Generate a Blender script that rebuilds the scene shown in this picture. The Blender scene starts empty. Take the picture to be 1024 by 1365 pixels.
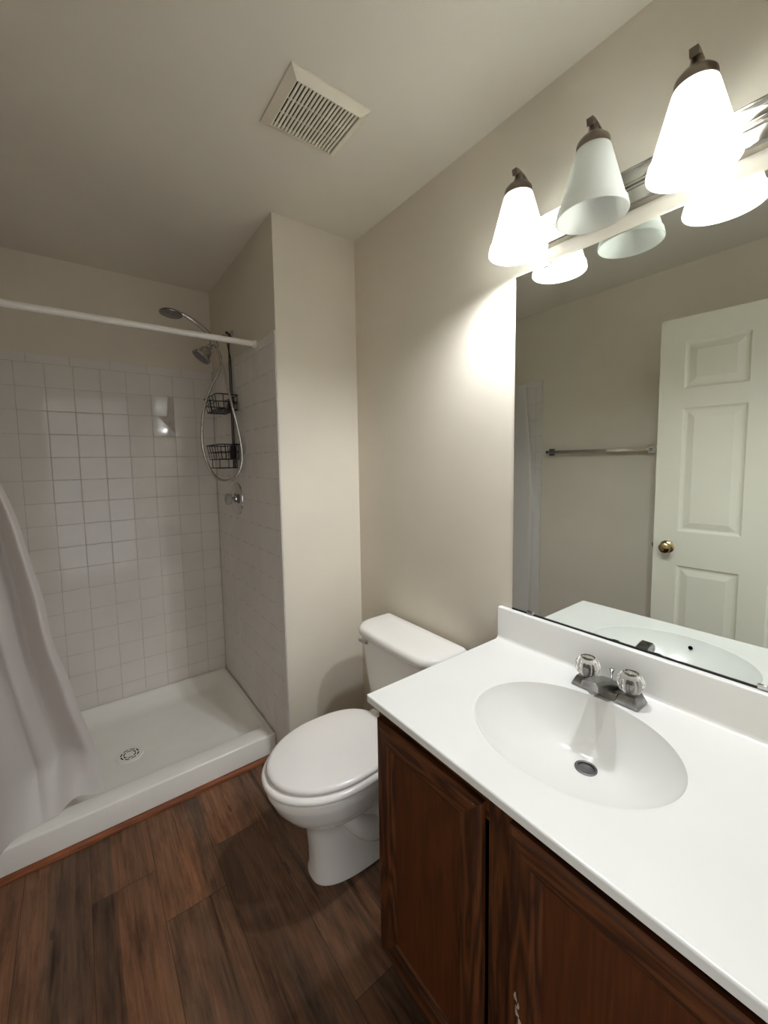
import bpy, bmesh, math, random
from mathutils import Vector, Matrix

random.seed(7)
C = bpy.context.scene.collection
S = bpy.context.scene
PI = math.pi

# ------------------------------------------------------------------ camera, world, exposure
cam_d = bpy.data.cameras.new('camera')
cam = bpy.data.objects.new('camera', cam_d); C.objects.link(cam)
yaw, pitch, roll = 0.6374, -0.0819, -0.0172
F = Vector((math.sin(yaw)*math.cos(pitch), math.cos(yaw)*math.cos(pitch), math.sin(pitch)))
R = Vector((math.cos(yaw), -math.sin(yaw), 0)); U = R.cross(F)
R2 = R*math.cos(roll)+U*math.sin(roll); U2 = U*math.cos(roll)-R*math.sin(roll)
M = Matrix((R2, U2, -F)).transposed().to_4x4(); M.translation = Vector((-1.1153, -1.6459, 1.4104))
cam.matrix_world = M
cam_d.sensor_fit = 'HORIZONTAL'; cam_d.sensor_width = 36.0
cam_d.lens = 538.77/1024*36.0
cam_d.shift_x = (512-501.478)/1024; cam_d.shift_y = -(682.5-659.894)/1024
cam_d.clip_start = 0.01
S.camera = cam

w = bpy.data.worlds.new('world'); S.world = w; w.use_nodes = True
w.node_tree.nodes['Background'].inputs[0].default_value = (0.95, 0.97, 1.0, 1)
w.node_tree.nodes['Background'].inputs[1].default_value = 0.85
BULB = 540.0
BULB_COLOR = (0.945, 0.98, 1.015)
S.view_settings.view_transform = 'Standard'
S.view_settings.look = 'None'
S.view_settings.gamma = 1.0
S.view_settings.use_curve_mapping = False
S.view_settings.exposure = 0.62
S.cycles.use_denoising = True
S.cycles.max_bounces = 12
S.cycles.diffuse_bounces = 8
S.cycles.glossy_bounces = 6
S.cycles.transmission_bounces = 8
S.cycles.sample_clamp_indirect = 8.0
S.cycles.caustics_reflective = False
S.cycles.caustics_refractive = False

# ------------------------------------------------------------------ materials
def lin(c):
    return tuple(((v/255)/12.92 if v/255 <= 0.04045 else ((v/255+0.055)/1.055)**2.4) for v in c)+(1,)

def mat(name, rgb, rough=0.5, metal=0.0, spec=0.5, coat=0.0, bump=None, var=None, trans=0.0, ior=1.45):
    m = bpy.data.materials.new(name); m.use_nodes = True
    nt = m.node_tree; b = nt.nodes['Principled BSDF']
    b.inputs['Base Color'].default_value = lin(rgb)
    b.inputs['Roughness'].default_value = rough
    b.inputs['Metallic'].default_value = metal
    b.inputs['Specular IOR Level'].default_value = spec
    b.inputs['Coat Weight'].default_value = coat
    b.inputs['Coat Roughness'].default_value = 0.05
    b.inputs['Transmission Weight'].default_value = trans
    b.inputs['IOR'].default_value = ior
    tc = nt.nodes.new('ShaderNodeTexCoord')
    if var:                                   # soft colour mottling of the surface
        n = nt.nodes.new('ShaderNodeTexNoise'); n.inputs['Scale'].default_value = var[0]; n.inputs['Detail'].default_value = 4
        nt.links.new(tc.outputs['Object'], n.inputs['Vector'])
        r = nt.nodes.new('ShaderNodeValToRGB')
        r.color_ramp.elements[0].position = 0.3; r.color_ramp.elements[1].position = 0.7
        r.color_ramp.elements[0].color = lin(tuple(v*(1-var[1]) for v in rgb)); r.color_ramp.elements[1].color = lin(rgb)
        nt.links.new(n.outputs['Fac'], r.inputs['Fac']); nt.links.new(r.outputs['Color'], b.inputs['Base Color'])
    if bump:
        n = nt.nodes.new('ShaderNodeTexNoise'); n.inputs['Scale'].default_value = bump[0]; n.inputs['Detail'].default_value = 3
        nt.links.new(tc.outputs['Object'], n.inputs['Vector'])
        bp = nt.nodes.new('ShaderNodeBump'); bp.inputs['Strength'].default_value = bump[1]; bp.inputs['Distance'].default_value = bump[2]
        nt.links.new(n.outputs['Fac'], bp.inputs['Height']); nt.links.new(bp.outputs['Normal'], b.inputs['Normal'])
    return m

class NT:
    """tiny helper to chain shader math"""
    def __init__(s, nt): s.nt = nt
    def m(s, op, a, b=None, c=None):
        n = s.nt.nodes.new('ShaderNodeMath'); n.operation = op
        for i, v in enumerate((a, b, c)):
            if v is None: continue
            if isinstance(v, (int, float)): n.inputs[i].default_value = v
            else: s.nt.links.new(v, n.inputs[i])
        return n.outputs[0]
    def noise(s, vec, scale, detail=4, rough=0.55):
        n = s.nt.nodes.new('ShaderNodeTexNoise'); n.inputs['Scale'].default_value = scale
        n.inputs['Detail'].default_value = detail; n.inputs['Roughness'].default_value = rough
        s.nt.links.new(vec, n.inputs['Vector']); return n.outputs['Fac']
    def vec(s, x, y, z):
        n = s.nt.nodes.new('ShaderNodeCombineXYZ')
        for i, v in enumerate((x, y, z)):
            if isinstance(v, (int, float)): n.inputs[i].default_value = v
            else: s.nt.links.new(v, n.inputs[i])
        return n.outputs[0]
    def ramp(s, fac, stops):
        r = s.nt.nodes.new('ShaderNodeValToRGB'); cr = r.color_ramp
        while len(cr.elements) < len(stops): cr.elements.new(0.5)
        for e, (p, c) in zip(cr.elements, stops): e.position = p; e.color = lin(c)
        s.nt.links.new(fac, r.inputs['Fac']); return r.outputs['Color']
    def mix(s, fac, a, b, mode='MIX'):
        n = s.nt.nodes.new('ShaderNodeMix'); n.data_type = 'RGBA'; n.blend_type = mode
        for sock, v in ((n.inputs[0], fac), (n.inputs[6], a), (n.inputs[7], b)):
            if isinstance(v, (int, float)): sock.default_value = v
            elif isinstance(v, tuple): sock.default_value = v
            else: s.nt.links.new(v, sock)
        return n.outputs[2]

def floor_material():
    m = bpy.data.materials.new('laminate_planks'); m.use_nodes = True
    nt = m.node_tree; b = nt.nodes['Principled BSDF']; k = NT(nt)
    tc = nt.nodes.new('ShaderNodeTexCoord'); sp = nt.nodes.new('ShaderNodeSeparateXYZ')
    nt.links.new(tc.outputs['Object'], sp.inputs[0]); X, Y = sp.outputs[0], sp.outputs[1]
    PW, PL = 0.183, 1.22
    u = k.m('DIVIDE', k.m('ADD', X, 0.977), PW); i = k.m('FLOOR', u); fu = k.m('FRACT', u)
    ii = k.m('MULTIPLY', k.m('MULTIPLY', i, k.m('SUBTRACT', i, 1.0)), 0.31)
    off = k.m('ADD', k.m('MULTIPLY', i, 0.17), k.m('MULTIPLY', ii, 0.6))
    v = k.m('DIVIDE', k.m('SUBTRACT', k.m('ADD', Y, 0.33), off), PL); j = k.m('FLOOR', v); fv = k.m('FRACT', v)
    wn = nt.nodes.new('ShaderNodeTexWhiteNoise'); wn.noise_dimensions = '2D'
    nt.links.new(k.vec(i, j, 0.0), wn.inputs['Vector']); rnd = wn.outputs['Value']
    shift = k.m('MULTIPLY', rnd, 37.0)
    # broad strips of heart and sap wood along each plank, fine grain, knots
    strips = k.noise(k.vec(k.m('ADD', k.m('MULTIPLY', X, 13.0), shift), k.m('MULTIPLY', Y, 0.7), shift), 1.0, 3, 0.5)
    grain = k.noise(k.vec(k.m('ADD', k.m('MULTIPLY', X, 140.0), shift), k.m('MULTIPLY', Y, 6.0), shift), 1.0, 4, 0.6)
    mott = k.noise(k.vec(k.m('ADD', k.m('MULTIPLY', X, 30.0), shift), k.m('MULTIPLY', Y, 5.0), shift), 1.0, 5, 0.65)
    col = k.ramp(strips, [(0.30, (66, 50, 40)), (0.40, (108, 88, 74)), (0.46, (122, 100, 84)), (0.50, (148, 108, 84)), (0.58, (158, 120, 94)), (0.64, (126, 106, 90)), (0.74, (104, 86, 74))])
    # sharper boards-within-a-board, as printed on the laminate
    wob = k.m('MULTIPLY', k.m('SUBTRACT', strips, 0.5), 0.35)
    sid = k.m('FLOOR', k.m('MULTIPLY', k.m('ADD', fu, wob), 2.7))
    w2 = nt.nodes.new('ShaderNodeTexWhiteNoise'); w2.noise_dimensions = '3D'
    nt.links.new(k.vec(i, j, sid), w2.inputs['Vector'])
    scol = k.ramp(w2.outputs['Value'], [(0.0, (84, 64, 50)), (0.3, (122, 100, 82)), (0.55, (150, 112, 84)), (0.8, (136, 98, 72)), (1.0, (108, 92, 78))])
    col = k.mix(0.62, col, scol)
    streak = k.noise(k.vec(k.m('ADD', k.m('MULTIPLY', X, 34.0), shift), k.m('MULTIPLY', Y, 1.3), shift), 1.0, 3, 0.6)
    col = k.mix(0.75, col, k.ramp(streak, [(0.30, (96, 84, 76)), (0.40, (255, 255, 255))]), 'MULTIPLY')
    g2 = k.ramp(grain, [(0.3, (150, 140, 132)), (0.65, (255, 255, 255))])
    m2 = k.ramp(mott, [(0.28, (120, 108, 98)), (0.55, (255, 255, 255))])
    col = k.mix(0.5, col, g2, 'MULTIPLY'); col = k.mix(0.8, col, m2, 'MULTIPLY')
    tint = k.ramp(rnd, [(0.0, (170, 154, 142)), (0.5, (228, 216, 206)), (1.0, (255, 242, 228))])
    col = k.mix(1.0, col, tint, 'MULTIPLY')
    vor = nt.nodes.new('ShaderNodeTexVoronoi'); vor.inputs['Scale'].default_value = 1.0
    nt.links.new(k.vec(k.m('MULTIPLY', X, 11.0), k.m('MULTIPLY', Y, 3.2), shift), vor.inputs['Vector'])
    knot = k.m('LESS_THAN', vor.outputs['Distance'], 0.09)
    col = k.mix(k.m('MULTIPLY', knot, 0.55), col, lin((44, 28, 20)))
    eu = k.m('MINIMUM', fu, k.m('SUBTRACT', 1.0, fu)); ev = k.m('MINIMUM', fv, k.m('SUBTRACT', 1.0, fv))
    seam = k.m('MAXIMUM', k.m('LESS_THAN', eu, 0.006), k.m('LESS_THAN', ev, 0.001))
    col = k.mix(k.m('MULTIPLY', seam, 0.7), col, lin((40, 26, 20)))
    col = k.mix(1.0, col, (0.92, 0.90, 0.86, 1), 'MULTIPLY')
    nt.links.new(col, b.inputs['Base Color'])
    b.inputs['Roughness'].default_value = 0.42
    b.inputs['Specular IOR Level'].default_value = 0.35
    bp = nt.nodes.new('ShaderNodeBump'); bp.inputs['Strength'].default_value = 0.25; bp.inputs['Distance'].default_value = 0.002
    nt.links.new(k.m('SUBTRACT', grain, k.m('MULTIPLY', seam, 2.0)), bp.inputs['Height']); nt.links.new(bp.outputs['Normal'], b.inputs['Normal'])
    return m

def oak_material(name, axis, dark, mid, light, flat=False):
    """stained oak, grain running along axis"""
    m = bpy.data.materials.new(name); m.use_nodes = True
    nt = m.node_tree; b = nt.nodes['Principled BSDF']; k = NT(nt)
    tc = nt.nodes.new('ShaderNodeTexCoord'); sp = nt.nodes.new('ShaderNodeSeparateXYZ')
    nt.links.new(tc.outputs['Object'], sp.inputs[0]); o = sp.outputs
    long_ = o[axis]; a, c = [o[q] for q in range(3) if q != axis]
    v = k.vec(k.m('MULTIPLY', a, 1.0), k.m('MULTIPLY', c, 1.0), k.m('MULTIPLY', long_, 0.10))
    big = k.noise(v, 16.0, 3, 0.5)
    # cathedral rings: distorted bands
    band = k.m('FRACT', k.m('MULTIPLY', big, 9.0))
    ring = k.m('ABSOLUTE', k.m('SUBTRACT', band, 0.5))
    fine = k.noise(k.vec(a, c, k.m('MULTIPLY', long_, 0.035)), 260.0, 3, 0.6)
    fac = k.m('ADD', k.m('MULTIPLY', ring, 0.5 if flat else 1.1), k.m('MULTIPLY', fine, 0.55))
    col = k.ramp(fac, [(0.28, dark), (0.55, mid), (0.85, light)])
    nt.links.new(col, b.inputs['Base Color'])
    b.inputs['Roughness'].default_value = 0.5
    b.inputs['Specular IOR Level'].default_value = 0.25
    bp = nt.nodes.new('ShaderNodeBump'); bp.inputs['Strength'].default_value = 0.3; bp.inputs['Distance'].default_value = 0.001
    nt.links.new(fine, bp.inputs['Height']); nt.links.new(bp.outputs['Normal'], b.inputs['Normal'])
    return m

def translucent_material(name, rgb, t=0.5, gloss=0.1, rough=0.3):
    m = bpy.data.materials.new(name); m.use_nodes = True
    nt = m.node_tree; nt.nodes.remove(nt.nodes['Principled BSDF']); out = nt.nodes['Material Output']
    d = nt.nodes.new('ShaderNodeBsdfDiffuse'); d.inputs[0].default_value = lin(rgb)
    tr = nt.nodes.new('ShaderNodeBsdfTranslucent'); tr.inputs[0].default_value = lin(rgb)
    g = nt.nodes.new('ShaderNodeBsdfGlossy'); g.inputs['Roughness'].default_value = rough
    m1 = nt.nodes.new('ShaderNodeMixShader'); m1.inputs[0].default_value = t
    m2 = nt.nodes.new('ShaderNodeMixShader'); m2.inputs[0].default_value = gloss
    L = nt.links.new
    L(d.outputs[0], m1.inputs[1]); L(tr.outputs[0], m1.inputs[2]); L(m1.outputs[0], m2.inputs[1]); L(g.outputs[0], m2.inputs[2])
    L(m2.outputs[0], out.inputs['Surface'])
    return m

def emission_material(name, rgb, strength):
    m = bpy.data.materials.new(name); m.use_nodes = True
    b = m.node_tree.nodes['Principled BSDF']
    b.inputs['Base Color'].default_value = (0.9, 0.9, 0.9, 1)
    b.inputs['Emission Color'].default_value = rgb+(1,); b.inputs['Emission Strength'].default_value = strength
    return m

M_wall = mat('beige_wall_paint', (219, 211, 196), 0.5, spec=0.35, bump=(260, 0.12, 0.001), var=(2.5, 0.03))
M_ceil = mat('flat_ceiling_paint', (224, 218, 206), 0.8, spec=0.2, bump=(180, 0.15, 0.001), var=(2.0, 0.03))
M_floor = floor_material()
M_tile = mat('glazed_white_tile', (222, 217, 211), 0.07, spec=0.5, var=(6, 0.03))
M_grout = mat('tile_grout', (200, 193, 184), 0.9, spec=0.1, var=(30, 0.12))
M_acryl = mat('white_shower_pan', (240, 237, 230), 0.22, spec=0.5, var=(5, 0.03))
M_porc = mat('white_porcelain', (236, 233, 228), 0.1, spec=0.55, var=(4, 0.02))
M_seat = mat('white_seat_plastic', (238, 234, 230), 0.2, spec=0.5, var=(4, 0.02))
M_marble = mat('cultured_marble_white', (222, 221, 217), 0.2, spec=0.45, var=(7, 0.012))
M_chrome = mat('polished_chrome', (205, 203, 200), 0.1, metal=1.0, var=(20, 0.05))
M_nickel = mat('brushed_nickel', (150, 140, 130), 0.3, metal=1.0, var=(40, 0.1))
M_bar = mat('polished_nickel_bar', (168, 163, 154), 0.14, metal=1.0, var=(14, 0.05))
M_dullchrome = mat('worn_chrome', (152, 150, 148), 0.24, metal=1.0, var=(60, 0.2))
M_drain = mat('dull_drain_metal', (112, 110, 110), 0.4, metal=1.0, var=(60, 0.2))
M_hose = mat('ribbed_chrome_hose', (215, 212, 206), 0.22, metal=1.0, var=(60, 0.1))
M_brass = mat('antique_brass', (176, 152, 112), 0.22, metal=1.0, var=(40, 0.15))
M_black = mat('black_coated_wire', (16, 15, 15), 0.4, var=(80, 0.3))
M_dark = mat('dark_void', (10, 9, 8), 0.9, spec=0.0, var=(50, 0.2))  # near-black colour standing in for the shade inside openings
M_clear = mat('clear_acrylic', (250, 247, 242), 0.05, trans=1.0, ior=1.48, var=(5, 0.01))
M_frost = mat('cloudy_acrylic', (228, 226, 220), 0.25, trans=0.55, ior=1.45, var=(8, 0.04))
M_white = mat('white_painted_metal', (232, 228, 222), 0.35, var=(20, 0.03))
M_doorp = mat('door_paint', (218, 214, 198), 0.45, spec=0.35, bump=(120, 0.08, 0.001), var=(3, 0.02))
M_vent = mat('vent_plastic', (226, 218, 200), 0.45, var=(12, 0.03))
M_oakV = oak_material('stained_oak_upright', 2, (48, 24, 9), (74, 39, 16), (92, 52, 24))
M_oakH = oak_material('stained_oak_level', 1, (48, 24, 9), (74, 39, 16), (92, 52, 24))
M_panel = oak_material('stained_oak_panel', 2, (70, 35, 12), (84, 43, 16), (94, 50, 20), flat=True)
M_trim = oak_material('reddish_moulding', 0, (104, 58, 32), (140, 82, 48), (156, 96, 58), flat=True)
M_chip = mat('chipped_finish', (190, 172, 156), 0.8, var=(90, 0.3))
M_curtain = translucent_material('white_curtain_fabric', (226, 221, 218), 0.35, 0.04, 0.35)
M_shade = translucent_material('frosted_white_glass', (251, 252, 249), 0.66, 0.03, 0.25)
M_bulb = emission_material('lit_bulb_glass', BULB_COLOR, BULB)
M_mirror = mat('mirror_silver', (240, 246, 242), 0.0, metal=1.0, var=(1, 0.001))
M_medge = mat('mirror_edge', (34, 38, 36), 0.3, var=(20, 0.1))

# ------------------------------------------------------------------ mesh helpers
def obj(name, bm, material=None, parent=None, smooth=None, bevel=None):
    bmesh.ops.recalc_face_normals(bm, faces=bm.faces)
    me = bpy.data.meshes.new(name); bm.to_mesh(me); bm.free()
    o = bpy.data.objects.new(name, me); C.objects.link(o)
    for mm in (material if isinstance(material, (list, tuple)) else [material]): me.materials.append(mm)
    if parent is not None: o.parent = parent; o.matrix_parent_inverse = parent.matrix_world.inverted()
    if smooth is not None:
        for p in me.polygons: p.use_smooth = True
        me.set_sharp_from_angle(angle=math.radians(smooth))
    if bevel:
        b = o.modifiers.new('bevel', 'BEVEL'); b.width = bevel; b.segments = 3; b.limit_method = 'ANGLE'; b.angle_limit = math.radians(40)
        for p in me.polygons: p.use_smooth = True
        me.set_sharp_from_angle(angle=math.radians(35))
        b.harden_normals = False
    return o

def thing(name, label, cat, loc=(0, 0, 0), group=None):
    o = bpy.data.objects.new(name, None); C.objects.link(o); o.empty_display_size = 0.05
    o.location = loc; o.matrix_world = Matrix.Translation(loc)
    tag(o, label, cat, group); return o

def tag(o, label, cat, group=None):
    o['label'] = label; o['category'] = cat
    if group: o['group'] = group
    return o

def struct(o, label=None, cat=None):
    o['kind'] = 'structure'
    if label: o['label'] = label; o['category'] = cat
    return o

def box(bm, x0, x1, y0, y1, z0, z1, mi=0, mtx=None):
    vs = [Vector((x, y, z)) for x in (x0, x1) for y in (y0, y1) for z in (z0, z1)]
    if mtx: vs = [mtx @ v for v in vs]
    v = [bm.verts.new(p) for p in vs]
    for q in ((0, 1, 3, 2), (4, 6, 7, 5), (0, 4, 5, 1), (2, 3, 7, 6), (0, 2, 6, 4), (1, 5, 7, 3)):
        f = bm.faces.new([v[t] for t in q]); f.material_index = mi
    return v

def loft(bm, rings, cap0=True, cap1=True, mi=0, closed=True):
    vr = [[bm.verts.new(p) for p in r] for r in rings]
    n = len(rings[0])
    for a, b in zip(vr, vr[1:]):
        for i in range(n if closed else n-1):
            j = (i+1) % n
            f = bm.faces.new((a[i], a[j], b[j], b[i])); f.material_index = mi
    if cap0: bm.faces.new(vr[0][::-1]).material_index = mi
    if cap1: bm.faces.new(vr[-1]).material_index = mi
    return vr

def lathe(bm, prof, seg=32, mtx=None, cap0=True, cap1=True, mi=0):
    """profile of (r, z) turned about z, then moved by mtx"""
    rings = []
    for r, z in prof:
        ring = [Vector((max(r, 1e-5)*math.cos(2*PI*i/seg), max(r, 1e-5)*math.sin(2*PI*i/seg), z)) for i in range(seg)]
        rings.append([mtx @ p for p in ring] if mtx else ring)
    return loft(bm, rings, cap0, cap1, mi)

def axis_matrix(origin, direction):
    d = Vector(direction).normalized()
    return Matrix.Translation(Vector(origin)) @ d.to_track_quat('Z', 'Y').to_matrix().to_4x4()

def smooth_path(pts, n=8, closed=False):
    P = [Vector(p) for p in pts]; out = []
    N = len(P)
    for i in range(N if closed else N-1):
        if closed: p0, p1, p2, p3 = P[i-1], P[i], P[(i+1) % N], P[(i+2) % N]
        else: p0, p1, p2, p3 = P[max(i-1, 0)], P[i], P[i+1], P[min(i+2, N-1)]
        for k in range(n):
            t = k/n
            out.append(0.5*((2*p1)+(p2-p0)*t+(2*p0-5*p1+4*p2-p3)*t*t+(3*p1-p0-3*p2+p3)*t**3))
    if not closed: out.append(P[-1])
    return out

def tube(bm, pts, r, seg=10, closed=False, mi=0, rz=None):
    """round tube along pts; r a number or a list"""
    P = [Vector(p) for p in pts]; N = len(P)
    T = []
    for i in range(N):
        a = P[i-1] if (closed or i > 0) else P[i]; b = P[(i+1) % N] if (closed or i < N-1) else P[i]
        T.append((b-a).normalized())
    up = Vector((0, 0, 1)) if abs(T[0].z) < 0.9 else Vector((1, 0, 0))
    nrm = (up-T[0]*up.dot(T[0])).normalized(); rings = []
    for i in range(N):
        nrm = (nrm-T[i]*nrm.dot(T[i])).normalized(); bn = T[i].cross(nrm)
        rr = r[i] if isinstance(r, (list, tuple)) else r
        rings.append([P[i]+nrm*(rr*math.cos(2*PI*k/seg))+bn*(rr*math.sin(2*PI*k/seg)) for k in range(seg)])
    if closed:
        rings.append(rings[0]); loft(bm, rings, False, False, mi)
        bmesh.ops.remove_doubles(bm, verts=bm.verts, dist=1e-7)
    else: loft(bm, rings, True, True, mi)

def B(): return bmesh.new()

# ------------------------------------------------------------------ room shell
H = 2.4395; WX = -1.5778; WW = -0.406; YB = 0.9713; YN = -1.672
def wallbox(name, *a, m=M_wall, label=None):
    bm = B(); box(bm, *a); return struct(obj(name, bm, m))
wallbox('floor', WX-0.12, 0.12, YN-1.3, YB+0.12, -0.06, 0.0, m=M_floor)
wallbox('ceiling', WX-0.12, 0.12, YN-0.12, YB+0.12, H, H+0.08, m=M_ceil)
wallbox('wall_right', 0.0, 0.12, YN-0.12, YB+0.12, 0, H)
wallbox('wall_left', WX-0.12, WX, YN-0.12, YB+0.12, 0, H)
wallbox('wall_back', WX, WW, YB, YB+0.12, 0, H)
wallbox('wall_wing', WW, 0.0, 0.0, YB+0.12, 0, H)
bm = B()
box(bm, WX, -1.40, YN-0.12, YN, 0, H); box(bm, -0.60, 0.0, YN-0.12, YN, 0, H); box(bm, -1.40, -0.60, YN-0.12, YN, 2.13, H)
struct(obj('wall_near', bm, M_wall))

# ------------------------------------------------------------------ wall tile
T = 0.11536
def span(a, step, end, first=None):
    out = [a]; x = a+(first if first else step)
    while x < end-1e-4: out.append(x); x += step
    out.append(end); return out
def tile_sheet(name, origin, ud, nd, cols, rows, bull, odd=()):
    """glazed tiles with pillowed edges on a grout bed; one sheet per wall"""
    o, ud, nd = Vector(origin), Vector(ud), Vector(nd); vd = Vector((0, 0, 1))
    bm = B()
    def tile(u0, u1, v0, v1):
        g = 0.0011
        u0 += g; u1 -= g; v0 += g; v1 -= g
        if u1-u0 < 0.006 or v1-v0 < 0.006: return
        tu, tv = random.gauss(0, 0.0018), random.gauss(0, 0.0018)
        for (ua, va, a_, b_) in odd:
            if u0 < ua < u1 and v0 < va < v1: tu, tv = a_, b_
        rings = []
        for ins, d in ((0, 0.001), (0.0, 0.0071), (0.0006, 0.0075), (0.0014, 0.0078), (0.0026, 0.00794), (0.0040, 0.008)):
            r = []
            for a, b_ in ((0, 0), (1, 0), (1, 1), (0, 1)):
                u = (u0+ins) if a == 0 else (u1-ins); v = (v0+ins) if b_ == 0 else (v1-ins)
                dd = d+(tu*(u-(u0+u1)/2)+tv*(v-(v0+v1)/2) if d > 0.005 else 0)
                r.append(o+ud*u+vd*v+nd*dd)
            rings.append(r)
        nf = len(bm.faces); loft(bm, rings, False, True); bm.faces.ensure_lookup_table()
        for f in bm.faces[nf+4:-1]: f.smooth = True
    for u0, u1 in zip(cols, cols[1:]):
        for v0, v1 in zip(rows, rows[1:]): tile(u0, u1, v0, v1)
    top = rows[-1]; uu = span(cols[0], 0.173, cols[-1])
    for u0, u1 in zip(uu, uu[1:]): tile(u0, u1, top, bull)
    t = obj(name, bm, M_tile); struct(t)
    g = B()
    vs = [o+ud*u+vd*v+nd*0.0070 for u, v in ((cols[0]+0.001, rows[0]), (cols[-1], rows[0]), (cols[-1], bull-0.002), (cols[0]+0.001, bull-0.002))]
    ws = [p-nd*0.005 for p in vs]
    loft(g, [ws, vs], True, True)
    go = obj('grout', g, M_grout, t)
    return t
ZT = 1.9679; ZL = ZT-0.0464
rows = [0.004]+[ZL-k*T for k in range(16, -1, -1)]
tile_sheet('wall_back_tile', (WW, YB, 0), (-1, 0, 0), (0, -1, 0), span(0.008, T, 1.1638, 0.1051), rows, ZT, odd=((0.285, 1.75, 0.042, 0.004), (0.285, 1.63, 0.042, -0.040)))
tile_sheet('wall_wing_tile', (WW, 0, 0), (0, 1, 0), (-1, 0, 0), span(-0.002, T, YB-0.008, 0.052), rows, ZT)
tile_sheet('wall_left_tile', (WX, -0.02, 0), (0, 1, 0), (1, 0, 0), span(0, T, YB+0.02-0.008, 0.05), rows, ZT)

# ------------------------------------------------------------------ shower pan, drain, moulding
def rrect(x0, x1, y0, y1, r, z, n=6):
    pts = []
    r = max(r, 1e-4)
    for cx, cy, a0 in ((x1-r, y1-r, 0), (x0+r, y1-r, PI/2), (x0+r, y0+r, PI), (x1-r, y0+r, 1.5*PI)):
        for k in range(n+1):
            a = a0+k*(PI/2)/n; pts.append(Vector((cx+r*math.cos(a), cy+r*math.sin(a), z)))
    return pts
px0, px1, py0, py1 = -1.5685, -0.4165, 0.1479, 0.9625
pan = thing('shower_pan', 'white acrylic shower pan with raised front curb on the alcove floor', 'shower pan', ((px0+px1)/2, (py0+py1)/2, 0))
bm = B()
rings = [rrect(px0, px1, py0, py1, 0.006, 0.0), rrect(px0, px1, py0, py1, 0.006, 0.104),
         rrect(px0+0.002, px1-0.002, py0+0.002, py1-0.002, 0.006, 0.1095), rrect(px0+0.008, px1-0.008, py0+0.008, py1-0.008, 0.008, 0.1119),
         rrect(px0+0.02, px1-0.022, py0+0.08, py1-0.02, 0.03, 0.1119), rrect(px0+0.025, px1-0.028, py0+0.086, py1-0.026, 0.035, 0.1095),
         rrect(px0+0.03, px1-0.033, py0+0.093, py1-0.032, 0.04, 0.100), rrect(px0+0.05, px1-0.07, py0+0.105, py1-0.07, 0.06, 0.062),
         rrect(px0+0.07, px1-0.095, py0+0.125, py1-0.095, 0.07, 0.050), rrect(px0+0.10, px1-0.13, py0+0.15, py1-0.13, 0.08, 0.046)]
loft(bm, rings, True, False)
# floor of the pan falls to the drain
last = rings[-1]; dc = Vector((-0.993, 0.525, 0.040))
lv = bm.verts[:]; lv = lv[-len(last):]
nxt = [bm.verts.new(dc+(p-dc).normalized()*0.06*Vector((1, 1, 0)).length/1.41421) for p in last]
for v in nxt: v.co.z = 0.040
for i in range(len(last)):
    j = (i+1) % len(last); bm.faces.new((lv[i], lv[j], nxt[j], nxt[i]))
bm.faces.new(nxt)
obj('basin', bm, M_acryl, pan, smooth=50)
# drain cover
bm = B()
lathe(bm, [(0.058, 0.0), (0.057, 0.003), (0.050, 0.0042), (0.001, 0.0042)], 40, Matrix.Translation(dc))
dr = obj('drain_cover', bm, M_acryl, pan, smooth=40); dr['label'] = 'round drain cover with two rings of dark slots'
bm = B()
for r, n, wd in ((0.036, 8, 0.0055), (0.024, 6, 0.005)):
    for q in range(n):
        a0 = 2*PI*q/n+0.10; a1 = 2*PI*(q+1)/n-0.10; ring0 = []; ring1 = []
        prof = [(a0+(a1-a0)*t/6) for t in range(7)]
        outer = [dc+Vector((math.cos(a)*(r+wd/2), math.sin(a)*(r+wd/2), 0.0046)) for a in prof]
        inner = [dc+Vector((math.cos(a)*(r-wd/2), math.sin(a)*(r-wd/2), 0.0046)) for a in prof]
        loft(bm, [inner, outer], False, False, closed=False)
obj('drain_slots', bm, M_dark, dr)
# quarter-round moulding along the curb
bm = B()
prof = [(0, 0), (-0.019, 0)]+[(-0.019*math.cos(a), 0.019*math.sin(a)) for a in [k*PI/2/6 for k in range(1, 7)]]
loft(bm, [[Vector((x, py0-0.0005+p[0], p[1]+0.0002)) for p in prof] for x in (WX+0.001, -0.420)])
struct(obj('trim_1', bm, M_trim, smooth=40))

# ------------------------------------------------------------------ exhaust vent
vt = thing('exhaust_vent', 'white square exhaust fan grille with slats on the ceiling', 'ceiling vent', (-0.48, -0.515, H))
def rect(x0, x1, y0, y1, z): return [Vector((x0, y0, z)), Vector((x1, y0, z)), Vector((x1, y1, z)), Vector((x0, y1, z))]
vx0, vx1, vy0, vy1 = -0.605, -0.355, -0.626, -0.404; gx0, gx1, gy0, gy1 = -0.580, -0.381, -0.603, -0.431
bm = B()
loft(bm, [rect(vx0, vx1, vy0, vy1, H-0.0005), rect(vx0, vx1, vy0, vy1, H-0.006), rect(gx0-0.003, gx1+0.003, gy0-0.003, gy1+0.003, H-0.021),
          rect(gx0, gx1, gy0, gy1, H-0.021), rect(gx0, gx1, gy0, gy1, H-0.004)], False, False)
obj('frame', bm, M_vent, vt)
bm = B(); box(bm, gx0, gx1, gy0, gy1, H-0.005, H-0.002); obj('recess_shade', bm, M_dark, vt)  # added dark plate, paints the shade of the hollow behind the slats
N = 17
for i in range(N):
    x = gx0+(i+0.75)*(gx1-gx0)/(N+0.5); bm = B(); box(bm, x-0.0034, x+0.0034, gy0+0.001, gy1-0.001, H-0.0200, H-0.0165); obj('slat', bm, M_vent, vt)
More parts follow.
